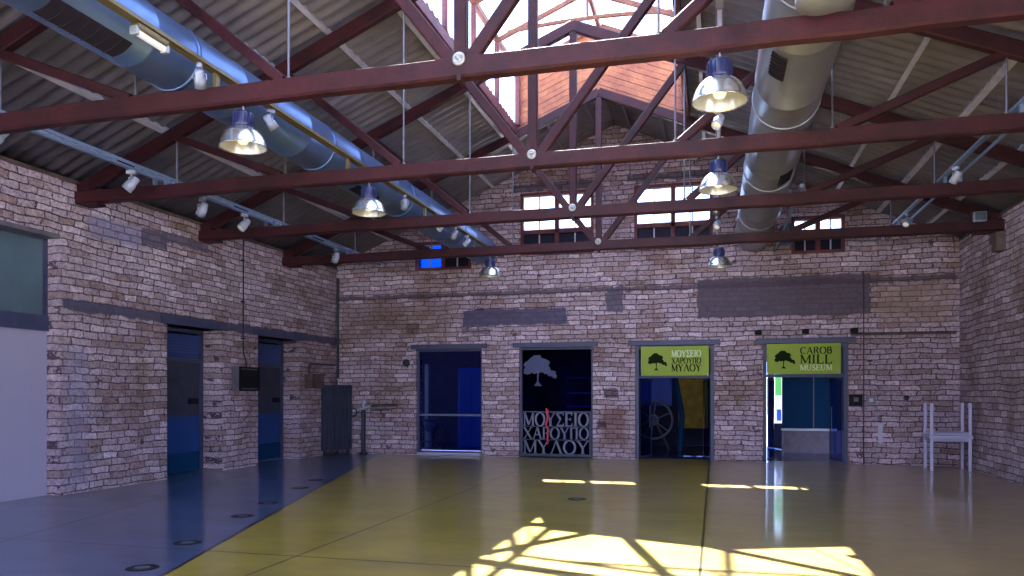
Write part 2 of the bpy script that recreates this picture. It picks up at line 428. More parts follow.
# ------------------------------------------------------------------ trusses
ND = 1.9
def node_r(s, k): return Vector((s*ND*k, 0, ZR-P*ND*k))
def truss():
    r = empty('roof_truss', (XC, 0, 0))
    def part(name, mb, m='red'): return mb.build(name, m, r)
    # old timber tie beam: slightly uneven section
    mb = MB(); L0, L1 = XL-XC+.0, XR-XC-.0; n = 26; pr = []
    rnd = random.Random(3)
    W, H = .075, .098
    rows = []
    for i in range(n+1):
        x = L0-.02+(L1-L0+.04)*i/n; dz = rnd.uniform(-.008, .008); dy = rnd.uniform(-.005, .005); c = .022
        rows.append([(x, dy+a, ZT+dz+b) for a, b in ((-W+c, -H), (W-c, -H), (W, -H+c), (W, H-.003), (W-.003, H), (-W+.003, H), (-W, H-.003), (-W, -H+c))])
    vs = [v for q in rows for v in q]
    fs = [(i*8+k, i*8+(k+1) % 8, (i+1)*8+(k+1) % 8, (i+1)*8+k) for i in range(n) for k in range(8)]+[tuple(range(7, -1, -1)), tuple(range(n*8, n*8+8))]
    part('tie_beam', MB().add(vs, fs))
    for s in (-1, 1):
        a = Vector((0, 0, ZR-.02)); b = Vector((s*7.52, 0, ZR-P*7.52))
        part('rafter', MB().beam(a, b, .12, .19))
        for k in (0, 1, 2):
            p = Vector((s*ND*k+s*(.06 if k else .10), 0, ZT+.10)); q = node_r(s, k+1)-Vector((0, 0, .07))
            part('strut', MB().beam(p, q, .095, .125 if k == 0 else .11))
        for k in (1, 2, 3):
            x = s*ND*k
            mb = MB().tube([(x, 0, ZT+.1), (x, 0, ZR-P*ND*k-.05)], .013, 8)
            mb.lathe([(0, 0), (.03, 0), (.03, .03), (0, .03)], (x, 0, ZT+.105), n=8)
            part('tension_rod', mb, 'rod')
        part('heel_pad', MB().bevbox(s*7.28-.16, s*7.28+.16, -.10, .10, ZT-.145, ZT-.10, .008))
        part('heel_block', MB().bevbox(s*7.40-.12, s*7.40+.12, -.085, .085, ZT+.10, ZT+.22, .01))

    part('king_post', MB().beam((0, 0, ZT+.10), (0, 0, ZR+.03), .10, .13, up=(0, 1, 0)))
    for sy in (-1, 1):
        mb = MB(); mb.lathe([(0, 0), (.062, 0), (.068, .008*sy), (.062, .018*sy), (.04, .022*sy), (.038, .014*sy), (.02, .014*sy), (.02, .045*sy), (0, .05*sy)], (0, sy*.075, ZT+.08), 'Y', 20)
        part('bolt_plate', mb, 'galv')
    part('bottom_strap', MB().box(-.022, .022, -.080, .080, ZT-.125, ZT+.02), 'red')
    return r
t0 = truss()
tl = {0: 'nearest red timber roof truss, tie beam crossing near the top edge',
      1: 'second nearest red timber roof truss, tie beam just above the middle of the view',
      2: 'third red timber roof truss, second in front of the back wall',
      3: 'farthest red timber roof truss, nearest the back wall, carrying the boarded skylight gable'}
first = True
for k in (0, 1, 2, 3, -1):
    r = t0 if first else copy_tree(t0); first = False
    r.location = (XC, 7.07+3.037*k, 0)
    tag(r, tl.get(k, 'red timber roof truss above and behind the viewer, out of the picture'), 'roof truss', 'red timber roof trusses')

# ------------------------------------------------------------------ skylight lantern
LW = 1.83; LE = 8.72; LRZ = 9.50; LPI = (LRZ-LE)/LW
LY0 = -1.9
sill_z = ZR-P*LW+.12
for s, nm in ((-1, 'left'), (1, 'right')):
    mb = MB().beam((XC+s*(LW+.02), LY0, sill_z-.02), (XC+s*(LW+.02), LANTERN_END, sill_z-.02), .10, .20, up=(1, 0, 0))
    tag(mb.build('sill_beam', 'redlight'), f'long faded red sill beam along the {nm} edge of the roof opening', 'beam')
    mb = MB().beam((XC+s*LW, LY0, LE), (XC+s*LW, LANTERN_END, LE), .09, .13, up=(1, 0, 0))
    tag(mb.build('eaves_beam', 'brown'), f'brown eaves beam along the top of the skylight on its {nm} side', 'beam')
mb = MB().beam((XC, LY0, LRZ-.03), (XC, LANTERN_END, LRZ-.03), .07, .13, up=(1, 0, 0))
tag(mb.build('ridge_beam', 'brown'), 'brown ridge beam along the top of the white skylight', 'beam')
# frames
def frame():
    r = empty('skylight_frame', (XC, 0, 0))
    for s in (-1, 1):
        MB().beam((0, 0, LRZ-.06), (s*(LW+.02), 0, LE-.03), .06, .10).build('rafter', 'brown', r)
        MB().beam((s*LW, 0, sill_z+.08), (s*LW, 0, LE-.06), .07, .09, up=(0, 1, 0)).build('post', 'redlight', r)
    # slightly arched collar
    mb = MB(); pts = [Vector((x, 0, LE+.10+.10*(1-(x/LW)**2))) for x in [(-1+2*i/10)*(LW-.22) for i in range(11)]]
    for a, b in zip(pts, pts[1:]): mb.beam(a, b+(b-a)*.04, .05, .08)
    mb.build('collar', 'brown', r)
    MB().beam((0, 0, LE+.2), (0, 0, LRZ-.1), .045, .05).build('post', 'brown', r)
    return r
f0 = frame(); ys = [14.68, 13.15, 11.63, 10.12, 8.6, 7.08, 5.5]
fl = ['nearest the boarded gable', 'second from the boarded gable', 'third from the boarded gable', 'fourth from the boarded gable', 'fifth from the boarded gable',
      'above the nearest roof truss', 'just above the top edge of the view']
for i, y in enumerate(ys):
    r = f0 if i == 0 else copy_tree(f0); r.location = (XC, y, 0)
    tag(r, f'brown timber skylight frame with collar, {fl[i]}', 'skylight frame', 'timber frames carrying the skylight')
# glass
w = sempty('window_1')
for s in (-1, 1):
    n = Vector((s*LPI, 0, 1)).normalized()*.04
    mb = MB(); a = Vector((XC, LY0, LRZ+.05)); b = Vector((XC+s*(LW+.25), LY0, LRZ+.05-LPI*(LW+.25)))
    A = [a, b, b+n*.3, a+n*.3]; L = Vector((0, LANTERN_END+.1-LY0, 0))
    mb.add(A+[q+L for q in A], [(0, 1, 2, 3), (7, 6, 5, 4), (0, 4, 5, 1), (1, 5, 6, 2), (2, 6, 7, 3), (3, 7, 4, 0)])
    mb.build('roof_glass', 'glass', w)
    MB().box(XC+s*LW-.004+s*.05, XC+s*LW+.004+s*.05, LY0, LANTERN_END, sill_z+.07, LE-.06).build('side_glass', 'glass', w)
    for y in [LY0+.76*i for i in range(24)]:
        MB().beam((XC+s*(LW+.05), y, sill_z+.07), (XC+s*(LW+.05), y, LE-.06), .02, .03).build('glazing_bar', 'purlin', w)
# boarded far gable of the lantern
mb = MB(); Y = LANTERN_END; pw = .125
for s in (-1, 1):
    for j in range(11):
        zb = ZR+.06+j*pw; 
        a = [(XC, zb), (XC+s*LW, zb-P*LW), (XC+s*LW, zb-P*LW+pw-.008), (XC, zb+pw-.008)]
        off = .006*(j % 2)
        mb.prism(a, Y-.025-off, Y)
tag(mb.build('gable_boarding', 'board'), 'orange pink pine boarding closing the far gable of the skylight', 'boarding')
o = struct('wall_gable', MB().prism([(XC, ZR+.02), (XC+LW+.06, ZR-P*LW), (XC+LW+.06, LE), (XC, LRZ+.02), (XC-LW-.06, LE), (XC-LW-.06, ZR-P*LW)], Y, Y+.05), 'plaster')
for s, nm in ((-1, 'left'), (1, 'right')):
    mb = MB().beam((XC+s*(LW-.05), Y-.085, sill_z+.09), (XC+s*(LW-.05), Y-.085, LE-.08), .08, .09)
    tag(mb.build('corner_post', 'redlight'), f'faded red post at the {nm} edge of the boarded gable', 'post')
for s, nm in ((-1, 'left'), (1, 'right')):
    mb = MB().beam((XC+s*.05, Y-.07, LRZ-.04), (XC+s*LW, Y-.07, LE-.02), .06, .10)
    tag(mb.build('verge_beam', 'brown'), f'brown sloping verge beam on the {nm} half of the boarded gable top', 'beam')

# ------------------------------------------------------------------ ducts
def duct(name, x, z, r, y0, y1, outlets, grilles, label, dm):
    o = empty(name, (x, y0, z)); mb = MB(); n = 40; vs = []
    prof = [(0, y0), (r*.96, y0), (r, y0+.04)]
    y = y0+.04
    while y < y1-1.55:
        y += 1.5; prof += [(r, y-.03), (r+.005, y-.02), (r+.005, y+.02), (r, y+.03)]
    prof += [(r, y1-.1), (r*.97, y1), (0, y1)]
    mb.lathe([(a, b-y0) for a, b in prof], (0, 0, 0), 'Y', n)
    mb.build('duct_pipe', dm, o)
    for yy in outlets:
        mb = MB(); mb.lathe([(.20, -r+.06), (.20, -r-.09), (.235, -r-.11), (.225, -r-.145), (.12, -r-.175), (0, -r-.18)], (0, yy-y0, 0), 'Z', 32)
        mb.build('round_outlet', dm, o)
    for (yy, ang, ln, hw) in grilles:
        mb = MB(); k = 8
        a0 = ang-hw; a1 = ang+hw
        vs = []; R = r+.012
        for i in range(k+1):
            a = a0+(a1-a0)*i/k
            for q in (yy-y0-ln/2, yy-y0+ln/2): vs.append((R*sin(a), q, -R*cos(a)))
            for q in (yy-y0+ln/2, yy-y0-ln/2): vs.append(((r-.01)*sin(a), q, -(r-.01)*cos(a)))
        fs = []
        for i in range(k):
            b = i*4; fs += [(b, b+1, b+5, b+4), (b+1, b+2, b+6, b+5), (b+2, b+3, b+7, b+6), (b+3, b, b+4, b+7)]
        fs += [(0, 1, 2, 3), (k*4, k*4+3, k*4+2, k*4+1)]
        mb.add(vs, fs)
        for j in range(1, 7):   # louvre bars
            q = yy-y0-ln/2+ln*j/7
            pts = [((r+.02)*sin(a0+(a1-a0)*i/k), q, -(r+.02)*cos(a0+(a1-a0)*i/k)) for i in range(k+1)]
            mb.tube(pts, .006, 5)
        mb.build('air_grille', 'grille', o)
    for k in range(-1, 4):     # cradle straps over each tie beam
        yy = 7.07+3.037*k
        if y0 < yy < y1:
            mb = MB(); mb.lathe([(r+.002, yy-y0-.025), (r+.012, yy-y0-.025), (r+.012, yy-y0+.025), (r+.002, yy-y0+.025)], (0, 0, 0), 'Y', n)
            mb.build('strap', dm, o)
    return tag(o, label, 'duct', 'round ventilation ducts')
duct('ventilation_duct', -5.73, 5.27, .352, .4, 18.7, [4.55], [(5.75, .42, .9, .36), (11.6, .3, .8, .25)], 'long silver ventilation duct on the tie beams along the left roof slope', 'ductsky')
duct('ventilation_duct', .864, 5.33, .405, .4, 18.7, [6.62], [(8.35, -.62, .55, .22), (12.6, .5, .6, .25)], 'thick silver ventilation duct on the tie beams along the right side', 'duct')

tag(MB().tube([(1.335, 12.9, 4.925), (1.335, 18.6, 4.925)], .032, 12).build('steel_pipe', 'railw'), 'slim pale blue pipe lying beside the far end of the thick right duct', 'pipe')
r = empty('extract_fan', (1.52, 17.7, 5.15))
MB().lathe([(0, -.2), (.16, -.2), (.17, -.17), (.15, .0), (.17, .17), (.16, .2), (0, .2)], (0, 0, 0), 'Y', 24).build('casing', 'fanblue', r)
for k in range(5): MB().beam((0, -.215, 0), (.13*cos(k*1.257), -.215, .13*sin(k*1.257)), .02, .05).build('blade', 'rod', r)
MB().bevbox(-.12, .12, -.12, .12, -.26, -.15, .01).build('foot', 'fanblue', r)
tag(r, 'small blue extract fan beside the right duct near the back wall', 'fan')
# ------------------------------------------------------------------ pendant lamps
def pendant():
    r = empty('pendant_lamp')
    mb = MB().tube([(0, 0, 0), (0, 0, -.04)], .009, 8)
    pts = [(.018*cos(a), 0, -.045+.018*sin(a)) for a in [pi/2-2*pi*i/12 for i in range(11)]]
    mb.tube(pts, .006, 6); mb.build('hook', 'galv', r)
    mb = MB().lathe([(0, -.055), (.03, -.055), (.045, -.065), (.095, -.07), (.105, -.085), (.105, -.215), (.098, -.23), (.06, -.235), (0, -.235)])
    h = mb.build('housing', 'lampblue', r)
    mb = MB()
    for k in range(16):
        a = 2*pi*k/16; mb.beam((.105*cos(a), .105*sin(a), -.095), (.105*cos(a), .105*sin(a), -.205), .006, .02, up=(-sin(a), cos(a), 0), ch=.001)
    mb.build('cooling_fin', 'lampblue', h)
    out = [(.08, -.228), (.110, -.236), (.145, -.252), (.180, -.285), (.207, -.325), (.226, -.370), (.237, -.415), (.241, -.435)]
    inn = [(r_-.006, z_) for r_, z_ in reversed(out)]
    MB().lathe(out+[(.245, -.437), (.244, -.443), (.237, -.443)]+[(.234, -.436)], n=40).build('shade', 'alu', r)
    MB().lathe(inn+[(0, -.240)], n=40).build('reflector', 'refl', r)
    MB().lathe([(0, -.245), (.03, -.245), (.032, -.29), (.052, -.32), (.06, -.36), (.045, -.395), (.0, -.41)], n=20).build('bulb', 'bulb', r)
    return r
p0 = pendant(); first = True
for x, k, lab in ((-4.84, 0, 'big bell pendant lamp under the nearest tie beam on the left'), (-4.84, 1, 'bell pendant lamp under the second tie beam on the left'),
                  (-4.82, 3, 'small looking bell pendant lamp on the left under the farthest tie beam'), (.04, 0, 'largest bell pendant lamp, under the nearest tie beam on the right by the thick duct'),
                  (.04, 1, 'bell pendant lamp under the second tie beam on the right'), (.08, 3, 'bell pendant lamp on the right in front of the dark wall patch')):
    r = p0 if first else copy_tree(p0); first = False
    r.location = (x, TY[k], ZT-.112); r.rotation_euler = (0, 0, k)
    tag(r, lab, 'pendant lamp', 'blue and silver bell pendant lamps')

# ------------------------------------------------------------------ lighting tracks and spotlights
def rail(x, z, y0, y1, m, label, w=.035):
    mb = MB().box(x-w, x+w, y0, y1, z-.018, z+.018); mb.box(x-w*.35, x+w*.35, y0, y1, z-.026, z-.018)
    for k in range(-1, 4):
        yy = 7.07+3.037*k
        if y0 < yy < y1: mb.box(x-.02, x+.02, yy-.03, yy+.03, ZT+.11, z-.01)
    return tag(mb.build('lighting_track', m), label, 'lighting track')
rail(-5.17, 5.06, 2, 18.4, 'rail', 'dark lighting track running beside the left silver duct', .055)
rail(-8.50, 5.00, 2, 18.4, 'railw', 'pale blue lighting track above the left stone wall')
rail(-8.30, 5.00, 2, 18.4, 'railw', 'second pale conduit beside the track above the left stone wall', .012)
rail(.04, 5.06, 2, 18.4, 'rod', 'dark lighting track over the right row of pendant lamps')
rail(3.45, 5.00, 2, 18.4, 'railw', 'pale lighting track along the right roof slope')
rail(3.66, 5.00, 2, 18.4, 'railw', 'thin pale conduit beside the right lighting track', .012)
def spot(m):
    r = empty('track_spotlight')
    MB().bevbox(-.025, .025, -.05, .05, -.045, 0, .006).build('adapter', m, r)
    mb = MB().tube([(0, 0, -.04), (0, 0, -.09)], .011, 8)
    for s in (-1, 1): mb.tube([(0, 0, -.09), (s*.062, 0, -.10), (s*.066, 0, -.16)], .007, 6)
    mb.build('yoke', m, r)
    h = MB().lathe([(0, -.10), (.035, -.098), (.046, -.08), (.048, -.02), (.058, .0), (.060, .085), (.055, .085), (.052, .07)], (0, 0, 0), 'Y', 22)
    ca, sa = cos(.85), sin(.85)
    rot = lambda v: (v[0], v[1]*ca+v[2]*sa, -v[1]*sa+v[2]*ca-.16)
    h.map(rot).build('lamp_head', m, r)
    MB().lathe([(0, .066), (.052, .066), (.052, .072), (0, .072)], (0, 0, 0), 'Y', 20).map(rot).build('lens', 'lens', r)
    return r
sw, sg = spot('spotw'), spot('spotg'); used = set()
def place(src, x, y, z, rz, lab, grp):
    r = src if id(src) not in used else copy_tree(src); used.add(id(src))
    r.location = (x, y, z); r.rotation_euler = (0, 0, rz); r.scale = (1.3 if grp == G1 else 1.0,)*3; tag(r, lab, 'spotlight', grp)
G1, G2, G3, G4 = 'spotlights on the track above the left wall', 'spotlights on the track by the left duct', 'spotlights on the track over the right pendant lamps', 'spotlights on the right track'
for y, rz, lab in ((7.4, 2.2, 'pale spotlight on the left wall track, nearest the left edge of the view'), (9.6, 1.9, 'pale spotlight on the left wall track, close to the second tie beam'),
                   (11.25, 1.2, 'pale spotlight on the left wall track between second and third truss'), (12.45, 2.6, 'pale spotlight on the left wall track in front of the third truss'),
                   (16.0, .9, 'pale spotlight on the left wall track just before the farthest truss')):
    place(sw, -8.5, y, 4.975, rz, lab, G1)
for y, rz, lab, s in ((6.80, .5, 'small grey spotlight hanging under the left duct before the first tie beam', sg), (8.1, -.6, 'grey spotlight beside the nearest left pendant lamp', sg),
                   (12.2, .5, 'grey spotlight by the left duct in front of the third tie beam', sg), (14.0, 2.4, 'white spotlight by the left duct between third and fourth tie beam', sw),
                   (14.8, 1.0, 'white spotlight by the left duct before the farthest tie beam', sw), (15.6, 2.0, 'white spotlight over the farthest left pendant lamp', sw)):
    place(s, -5.17, y, 5.03, rz, lab, G2)
for y, rz, lab, s in ((6.1, 2.4, 'white spotlight above the nearest tie beam, over the largest pendant lamp', sw), (8.9, .5, 'white spotlight facing left between the first and second right pendant lamps', sw),
                   (9.45, 2.6, 'white spotlight just before the second tie beam on the right', sw), (12.2, .6, 'grey spotlight before the third tie beam on the right', sg),
                   (13.8, 2.2, 'grey spotlight just past the third tie beam on the right', sg), (15.2, 2.9, 'grey spotlight before the farthest tie beam on the right', sg)):
    place(s, .04, y, 5.03, rz, lab, G3)
for y, rz, lab, s in ((12.6, .6, 'white spotlight under the right track near the third tie beam', sw), (15.6, 2.6, 'grey spotlight under the right track by the farthest tie beam', sg)):
    place(s, 3.45, y, 4.975, rz, lab, G4)
# flood lamp fixed to the right end of the farthest truss
r = empty('flood_lamp', (4.75, 15.9, 4.9))
MB().bevbox(-.11, .11, -.05, .05, -.09, .09, .015).build('housing', 'spotg', r)
MB().bevbox(-.09, .09, -.062, -.05, -.07, .07, .004).build('lens', 'milk', r)
MB().tube([(-.12, 0, 0), (-.13, .06, .1), (.13, .06, .1), (.12, 0, 0)], .008, 6).build('bracket', 'rod', r)
tag(r, 'grey flood lamp at the right end of the farthest truss', 'flood lamp')
# short fluorescent fitting on the near left track
r = empty('tube_light', (-5.17, 6.08, 4.985))
MB().bevbox(-.05, .05, -.2, .2, -.01, .04, .01).build('body', 'rail', r)
MB().tube([(0, -.19, -.035), (0, .19, -.035)], .032, 14).build('tube', mat('white diffuser tube', (.8, .8, .8), .3, emit=(1, .95, 1), es=.25), r)
for s in (-1, 1): MB().bevbox(-.04, .04, s*.2-.02, s*.2+.02, -.07, .01, .006).build('end_cap', 'galv', r)
tag(r, 'short white fluorescent tube fitting under the left silver duct', 'tube light')

# ------------------------------------------------------------------ high windows in the back wall
def high_window(n, x0, x1, z0, z1, cols, cells, mtop, mbot, zsplit, upper='redlight'):
    w = sempty(f'window_{n}'); y0, y1 = YB+.03, YB+.13; t = .075
    mb = MB()
    mb.bevbox(x0, x1, y0-.04, y1, z1-t, z1, .008); mb.bevbox(x0, x1, y0-.06, y1, z0, z0+t, .008)
    mb.bevbox(x0, x0+t, y0-.04, y1, z0, z1, .008); mb.bevbox(x1-t, x1, y0-.04, y1, z0, z1, .008)
    mid = (x0+x1)/2
    mb.bevbox(mid-t*.7, mid+t*.7, y0-.03, y1, z0, z1, .008)
    if zsplit: mb.bevbox(x0, x1, y0-.03, y1, zsplit-.05, zsplit+.05, .006)
    mb.build('window_frame', 'redlight', w)
    for a, b, mt in ((x0+t, mid-t*.7, mtop[0]), (mid+t*.7, x1-t, mtop[1])):
        zb = (zsplit+.05) if zsplit else z0+t
        MB().box(a, b, y0+.04, y0+.048, zb, z1-t).build('pane', mt, w)
        m2 = MB(); c = (a+b)/2
        m2.box(c-.015, c+.015, y0+.02, y0+.06, z0+t, z1-t)
        m2.box(a, b, y0+.02, y0+.055, z1-t-.03, z1-t)
        if zsplit:
            m2.box(a, b, y0+.02, y0+.055, zsplit+.05, zsplit+.08)
            MB().box(a, b, y0+.04, y0+.06, z0+t, zsplit-.05).build('pane', mbot, w)
        m2.build('glazing_bar', 'purlin', w)
    return w
high_window(2, -4.80, -2.92, 5.14, 6.72, 2, 2, ('winpane', 'winpane'), 'darkglass', 5.72)
high_window(3, -1.92, -.05, 5.14, 6.72, 2, 2, ('winpane', 'winpane'), 'darkglass', 5.72)
high_window(4, -7.68, -6.12, 4.86, 5.62, 2, 1, ('bluepane', 'darkglass'), 'darkglass', None)
high_window(5, 1.72, 2.88, 4.86, 5.74, 2, 1, ('winpane', 'winpane'), 'darkglass', 5.30)

# ------------------------------------------------------------------ lintels of the four doorways (back wall)
lint = [(-7.80, -5.69), (-5.0, -2.82), (-2.07, .12), (.93, 3.10)]
ln = ['leftmost doorway', 'doorway with the lettered gate', 'doorway with the Greek sign', 'doorway with the English sign']
for i, (a, b) in enumerate(lint):
    mb = MB().bevbox(a, b, YB-.06, YB+WT, 2.79, 2.91, .012)
    o = mb.build(f'trim_{i+3}', 'blueframe'); o['kind'] = 'structure'

# doorway frames + doors
def frame_rect(mb, x0, x1, z0, z1, y0, y1, t, bottom=True):
    mb.box(x0, x0+t, y0, y1, z0, z1); mb.box(x1-t, x1, y0, y1, z0, z1); mb.box(x0+t, x1-t, y0, y1, z1-t, z1)
    if bottom: mb.box(x0+t, x1-t, y0, y1, z0, z0+t)
    return mb
YD = YB+.10
# door 1: fixed glazing with one rail
d = sempty('door_1')
mb = MB(); frame_rect(mb, -7.66, -5.83, .06, 2.79, YD, YD+.06, .06)
mb.build('frame', 'blueframe', d)
MB().box(-7.6, -5.89, YD-.005, YD+.05, 1.03, 1.08).build('rail', 'metalletter', d)
MB().box(-7.6, -5.89, YD+.02, YD+.03, .1, 2.73).build('pane', 'doorglass', d)
MB().bevbox(-7.62, -5.85, YB-.06, YB+.14, 0, .06, .01).build('threshold', 'cream', d)
# door 2: glass above a gate of cut letters
d = sempty('door_2')
mb = MB(); frame_rect(mb, -4.84, -2.94, .02, 2.79, YD, YD+.06, .055)
mb.build('frame', 'blueframe', d)
MB().box(-4.78, -3.0, YD+.02, YD+.03, .07, 2.73).build('pane', 'doorglass', d)

# ------------------------------------------------------------------ stroke lettering with serifs
def arc(cx, cz, rx, rz, a0, a1, n=14): return [(cx+rx*cos(radians(a0+(a1-a0)*i/n)), cz+rz*sin(radians(a0+(a1-a0)*i/n))) for i in range(n+1)]
# each stroke: (points, weight) ; serifs: (x, z, width)
TH, TK = .5, 1.0
GL = {
 'M': (1.0, [([(.12, 0), (.12, 1)], TH), ([(.12, 1), (.5, .08)], TK), ([(.5, .08), (.88, 1)], TH), ([(.88, 1), (.88, 0)], TK)], [(.12, 0, .24), (.88, 0, .26), (.08, 1, .18), (.92, 1, .18)]),
 'O': (.92, [(arc(.46, .5, .40, .5, 60, 120, 6), TH), (arc(.46, .5, .40, .5, 120, 240), TK), (arc(.46, .5, .40, .5, 240, 300, 6), TH), (arc(.46, .5, .40, .5, 300, 420), TK)], []),
 'Y': (.84, [([(.08, 1), (.42, .45)], TK), ([(.76, 1), (.42, .45)], TH), ([(.42, .45), (.42, 0)], TK)], [(.08, 1, .22), (.76, 1, .2), (.42, 0, .28)]),
 'S': (.74, [([(.66, .98), (.08, .98)], TH), ([(.08, .98), (.42, .5)], TK), ([(.42, .5), (.08, .02)], TH), ([(.08, .02), (.68, .02)], TK), ([(.66, .98), (.66, .82)], TH), ([(.68, .02), (.68, .2)], TH)], []),
 'E': (.70, [([(.14, 0), (.14, 1)], TK), ([(.06, .98), (.62, .98)], TH), ([(.14, .52), (.5, .52)], TH), ([(.06, .02), (.64, .02)], TH), ([(.62, 1), (.62, .82)], TH), ([(.64, 0), (.64, .2)], TH), ([(.5, .42), (.5, .62)], TH)], []),
 'I': (.36, [([(.18, 0), (.18, 1)], TK)], [(.18, 0, .28), (.18, 1, .28)]),
 'X': (.88, [([(.1, 1), (.78, 0)], TK), ([(.78, 1), (.1, 0)], TH)], [(.1, 1, .22), (.78, 1, .2), (.1, 0, .2), (.78, 0, .22)]),
 'A': (.88, [([(.08, 0), (.44, 1)], TH), ([(.44, 1), (.80, 0)], TK), ([(.22, .36), (.66, .36)], TH)], [(.08, 0, .2), (.80, 0, .24)]),
 'L^': (.88, [([(.08, 0), (.44, 1)], TH), ([(.44, 1), (.80, 0)], TK)], [(.08, 0, .2), (.80, 0, .24)]),
 'P': (.70, [([(.14, 0), (.14, 1)], TK), ([(.06, .98), (.38, .98)], TH), (arc(.38, .74, .25, .24, 90, -90), TK), ([(.38, .5), (.14, .5)], TH)], [(.14, 0, .28)]),
 'PI': (.86, [([(.16, 0), (.16, 1)], TK), ([(.70, 0), (.70, 1)], TK), ([(.06, .98), (.80, .98)], TH)], [(.16, 0, .24), (.70, 0, .24)]),
 'C': (.84, [(arc(.48, .5, .40, .5, 45, 120, 8), TH), (arc(.48, .5, .40, .5, 120, 240), TK), (arc(.48, .5, .40, .5, 240, 315, 8), TH), ([(.77, .98), (.77, .76)], TH)], []),
 'R': (.80, [([(.14, 0), (.14, 1)], TK), ([(.06, .98), (.38, .98)], TH), (arc(.38, .76, .24, .22, 90, -90), TK), ([(.38, .54), (.14, .54)], TH), ([(.36, .54), (.72, 0)], TK)], [(.14, 0, .26), (.74, 0, .14)]),
 'B': (.74, [([(.14, 0), (.14, 1)], TK), ([(.06, .98), (.36, .98)], TH), (arc(.36, .76, .22, .22, 90, -90), TK), ([(.36, .54), (.14, .54)], TH), (arc(.36, .28, .28, .26, 90, -90), TK), ([(.36, .02), (.06, .02)], TH)], []),
 'L': (.68, [([(.14, 0), (.14, 1)], TK), ([(.06, .02), (.62, .02)], TH), ([(.62, 0), (.62, .22)], TH)], [(.14, 1, .26)]),
 'U': (.86, [([(.14, 1), (.14, .32)], TK), (arc(.42, .32, .28, .31, 180, 360), TH*1.2), ([(.70, .32), (.70, 1)], TH)], [(.14, 1, .26), (.70, 1, .22)]),
}
def lettering(mb, word, x0, x1, z0, z1, y0, y1, wt=.13):
    """word = list of glyph keys fitted into the box"""
    sp = .07; W = sum(GL[g][0] for g in word)+sp*(len(word)-1); sx = (x1-x0)/W; sz = z1-z0; x = 0; st = wt*sz
    for g in word:
        w_, strokes, serifs = GL[g]
        for pts, k in strokes:
            q = [Vector((x0+(x+a)*sx, 0, z0+b*sz)) for a, b in pts]; h = st*k/2
            ls, rs = [], []
            for i, p in enumerate(q):
                d = (q[min(i+1, len(q)-1)]-q[max(i-1, 0)]).normalized(); n = Vector((-d.z, 0, d.x))*h
                ls.append(p+n); rs.append(p-n)
            for i in range(len(q)-1):
                mb.prism([(v.x, v.z) for v in (ls[i], ls[i+1], rs[i+1], rs[i])], y0, y1)
        for a, b, ww in serifs:
            cx = x0+(x+a)*sx; cz = z0+b*sz; dz = st*.35
            zz = (cz, cz+dz) if b < .5 else (cz-dz, cz)
            mb.prism([(cx-ww*sx/2, zz[0]), (cx+ww*sx/2, zz[0]), (cx+ww*sx/2, zz[1]), (cx-ww*sx/2, zz[1])], y0, y1)
        x += w_+sp
    return mb
MOUSEIO = ['M', 'O', 'Y', 'S', 'E', 'I', 'O']; XAROUPO = ['X', 'A', 'P', 'O', 'Y', 'PI', 'O']; MYLOY = ['M', 'Y', 'L^', 'O', 'Y']

def tree(mb, cx, cz, w, h, y0, y1, ragged=1.0):
    """spreading carob tree: layered leafy crown leaning right, thin trunk, root flare"""
    rnd = random.Random(11)
    def blob(x, z, rx, rz, n=18):
        pts = []
        for i in range(n):
            a = 2*pi*i/n; k = 1+rnd.uniform(-.13, .13)*ragged
            pts.append((cx+(x+rx*k*cos(a))*w, cz+(z+rz*k*sin(a))*h))
        mb.prism(pts, y0+rnd.uniform(0, .0015), y1)
    for b in ((-.22, .62, .17, .16), (-.05, .76, .2, .16), (.12, .68, .18, .14), (-.30, .47, .13, .10), (-.08, .5, .2, .10), (.2, .5, .16, .10), (.36, .40, .12, .08), (.44, .33, .06, .06), (.0, .6, .2, .12)): blob(*b)
    mb.prism([(cx-.03*w, cz+.42*h), (cx+.02*w, cz+.42*h), (cx+.0*w, cz+.18*h), (cx+.10*w, cz+.06*h), (cx-.12*w, cz+.07*h), (cx-.035*w, cz+.18*h)], y0, y1)
    return mb

# gate with letters (door 2)
g = empty('letter_gate', (-3.89, YB+.03, 0))
def gl(mb, name, m): return mb.map(lambda v: (v[0]+3.89, v[1]-YB-.03, v[2])).build(name, m, g)
mb = frame_rect(MB(), -4.78, -3.0, .06, 1.17, YB+.01, YB+.05, .03)
mb.box(-4.78, -3.0, YB+.02, YB+.04, .44, .455); mb.box(-4.78, -3.0, YB+.02, YB+.04, .775, .79)
gl(mb, 'gate_frame', 'blueframe')
gl(lettering(MB(), MOUSEIO, -4.73, -3.05, .80, 1.13, YB+.015, YB+.04, .15), 'lettering', 'metalletter')
gl(lettering(MB(), XAROUPO, -4.73, -3.05, .47, .76, YB+.015, YB+.04, .15), 'lettering', 'metalletter')
gl(lettering(MB(), MYLOY, -4.73, -3.05, .10, .43, YB+.015, YB+.04, .15), 'lettering', 'metalletter')
tag(g, 'steel gate of large cut Greek letters closing the lower half of a doorway', 'gate')
mb = MB(); rn = random.Random(5)
pts = [(-4.10+.03*rn.uniform(-1, 1), YB-.04, .34+.082*i) for i in range(12)]
mb.tube(pts, [.022+.014*rn.random() for _ in pts], 8)
tag(mb.build('red_ribbon', 'redgloss'), 'narrow red twisted ribbon hanging on the letter gate', 'ribbon')
# pale tree emblem on the glass
mb = tree(MB(), -4.36, 1.75, .95, .95, YD+.010, YD+.018, 1.6)
tag(mb.build('tree_emblem', mat('etched film', (.05, .06, .15), .5)), 'pale tree emblem on the glass above the letter gate', 'emblem')

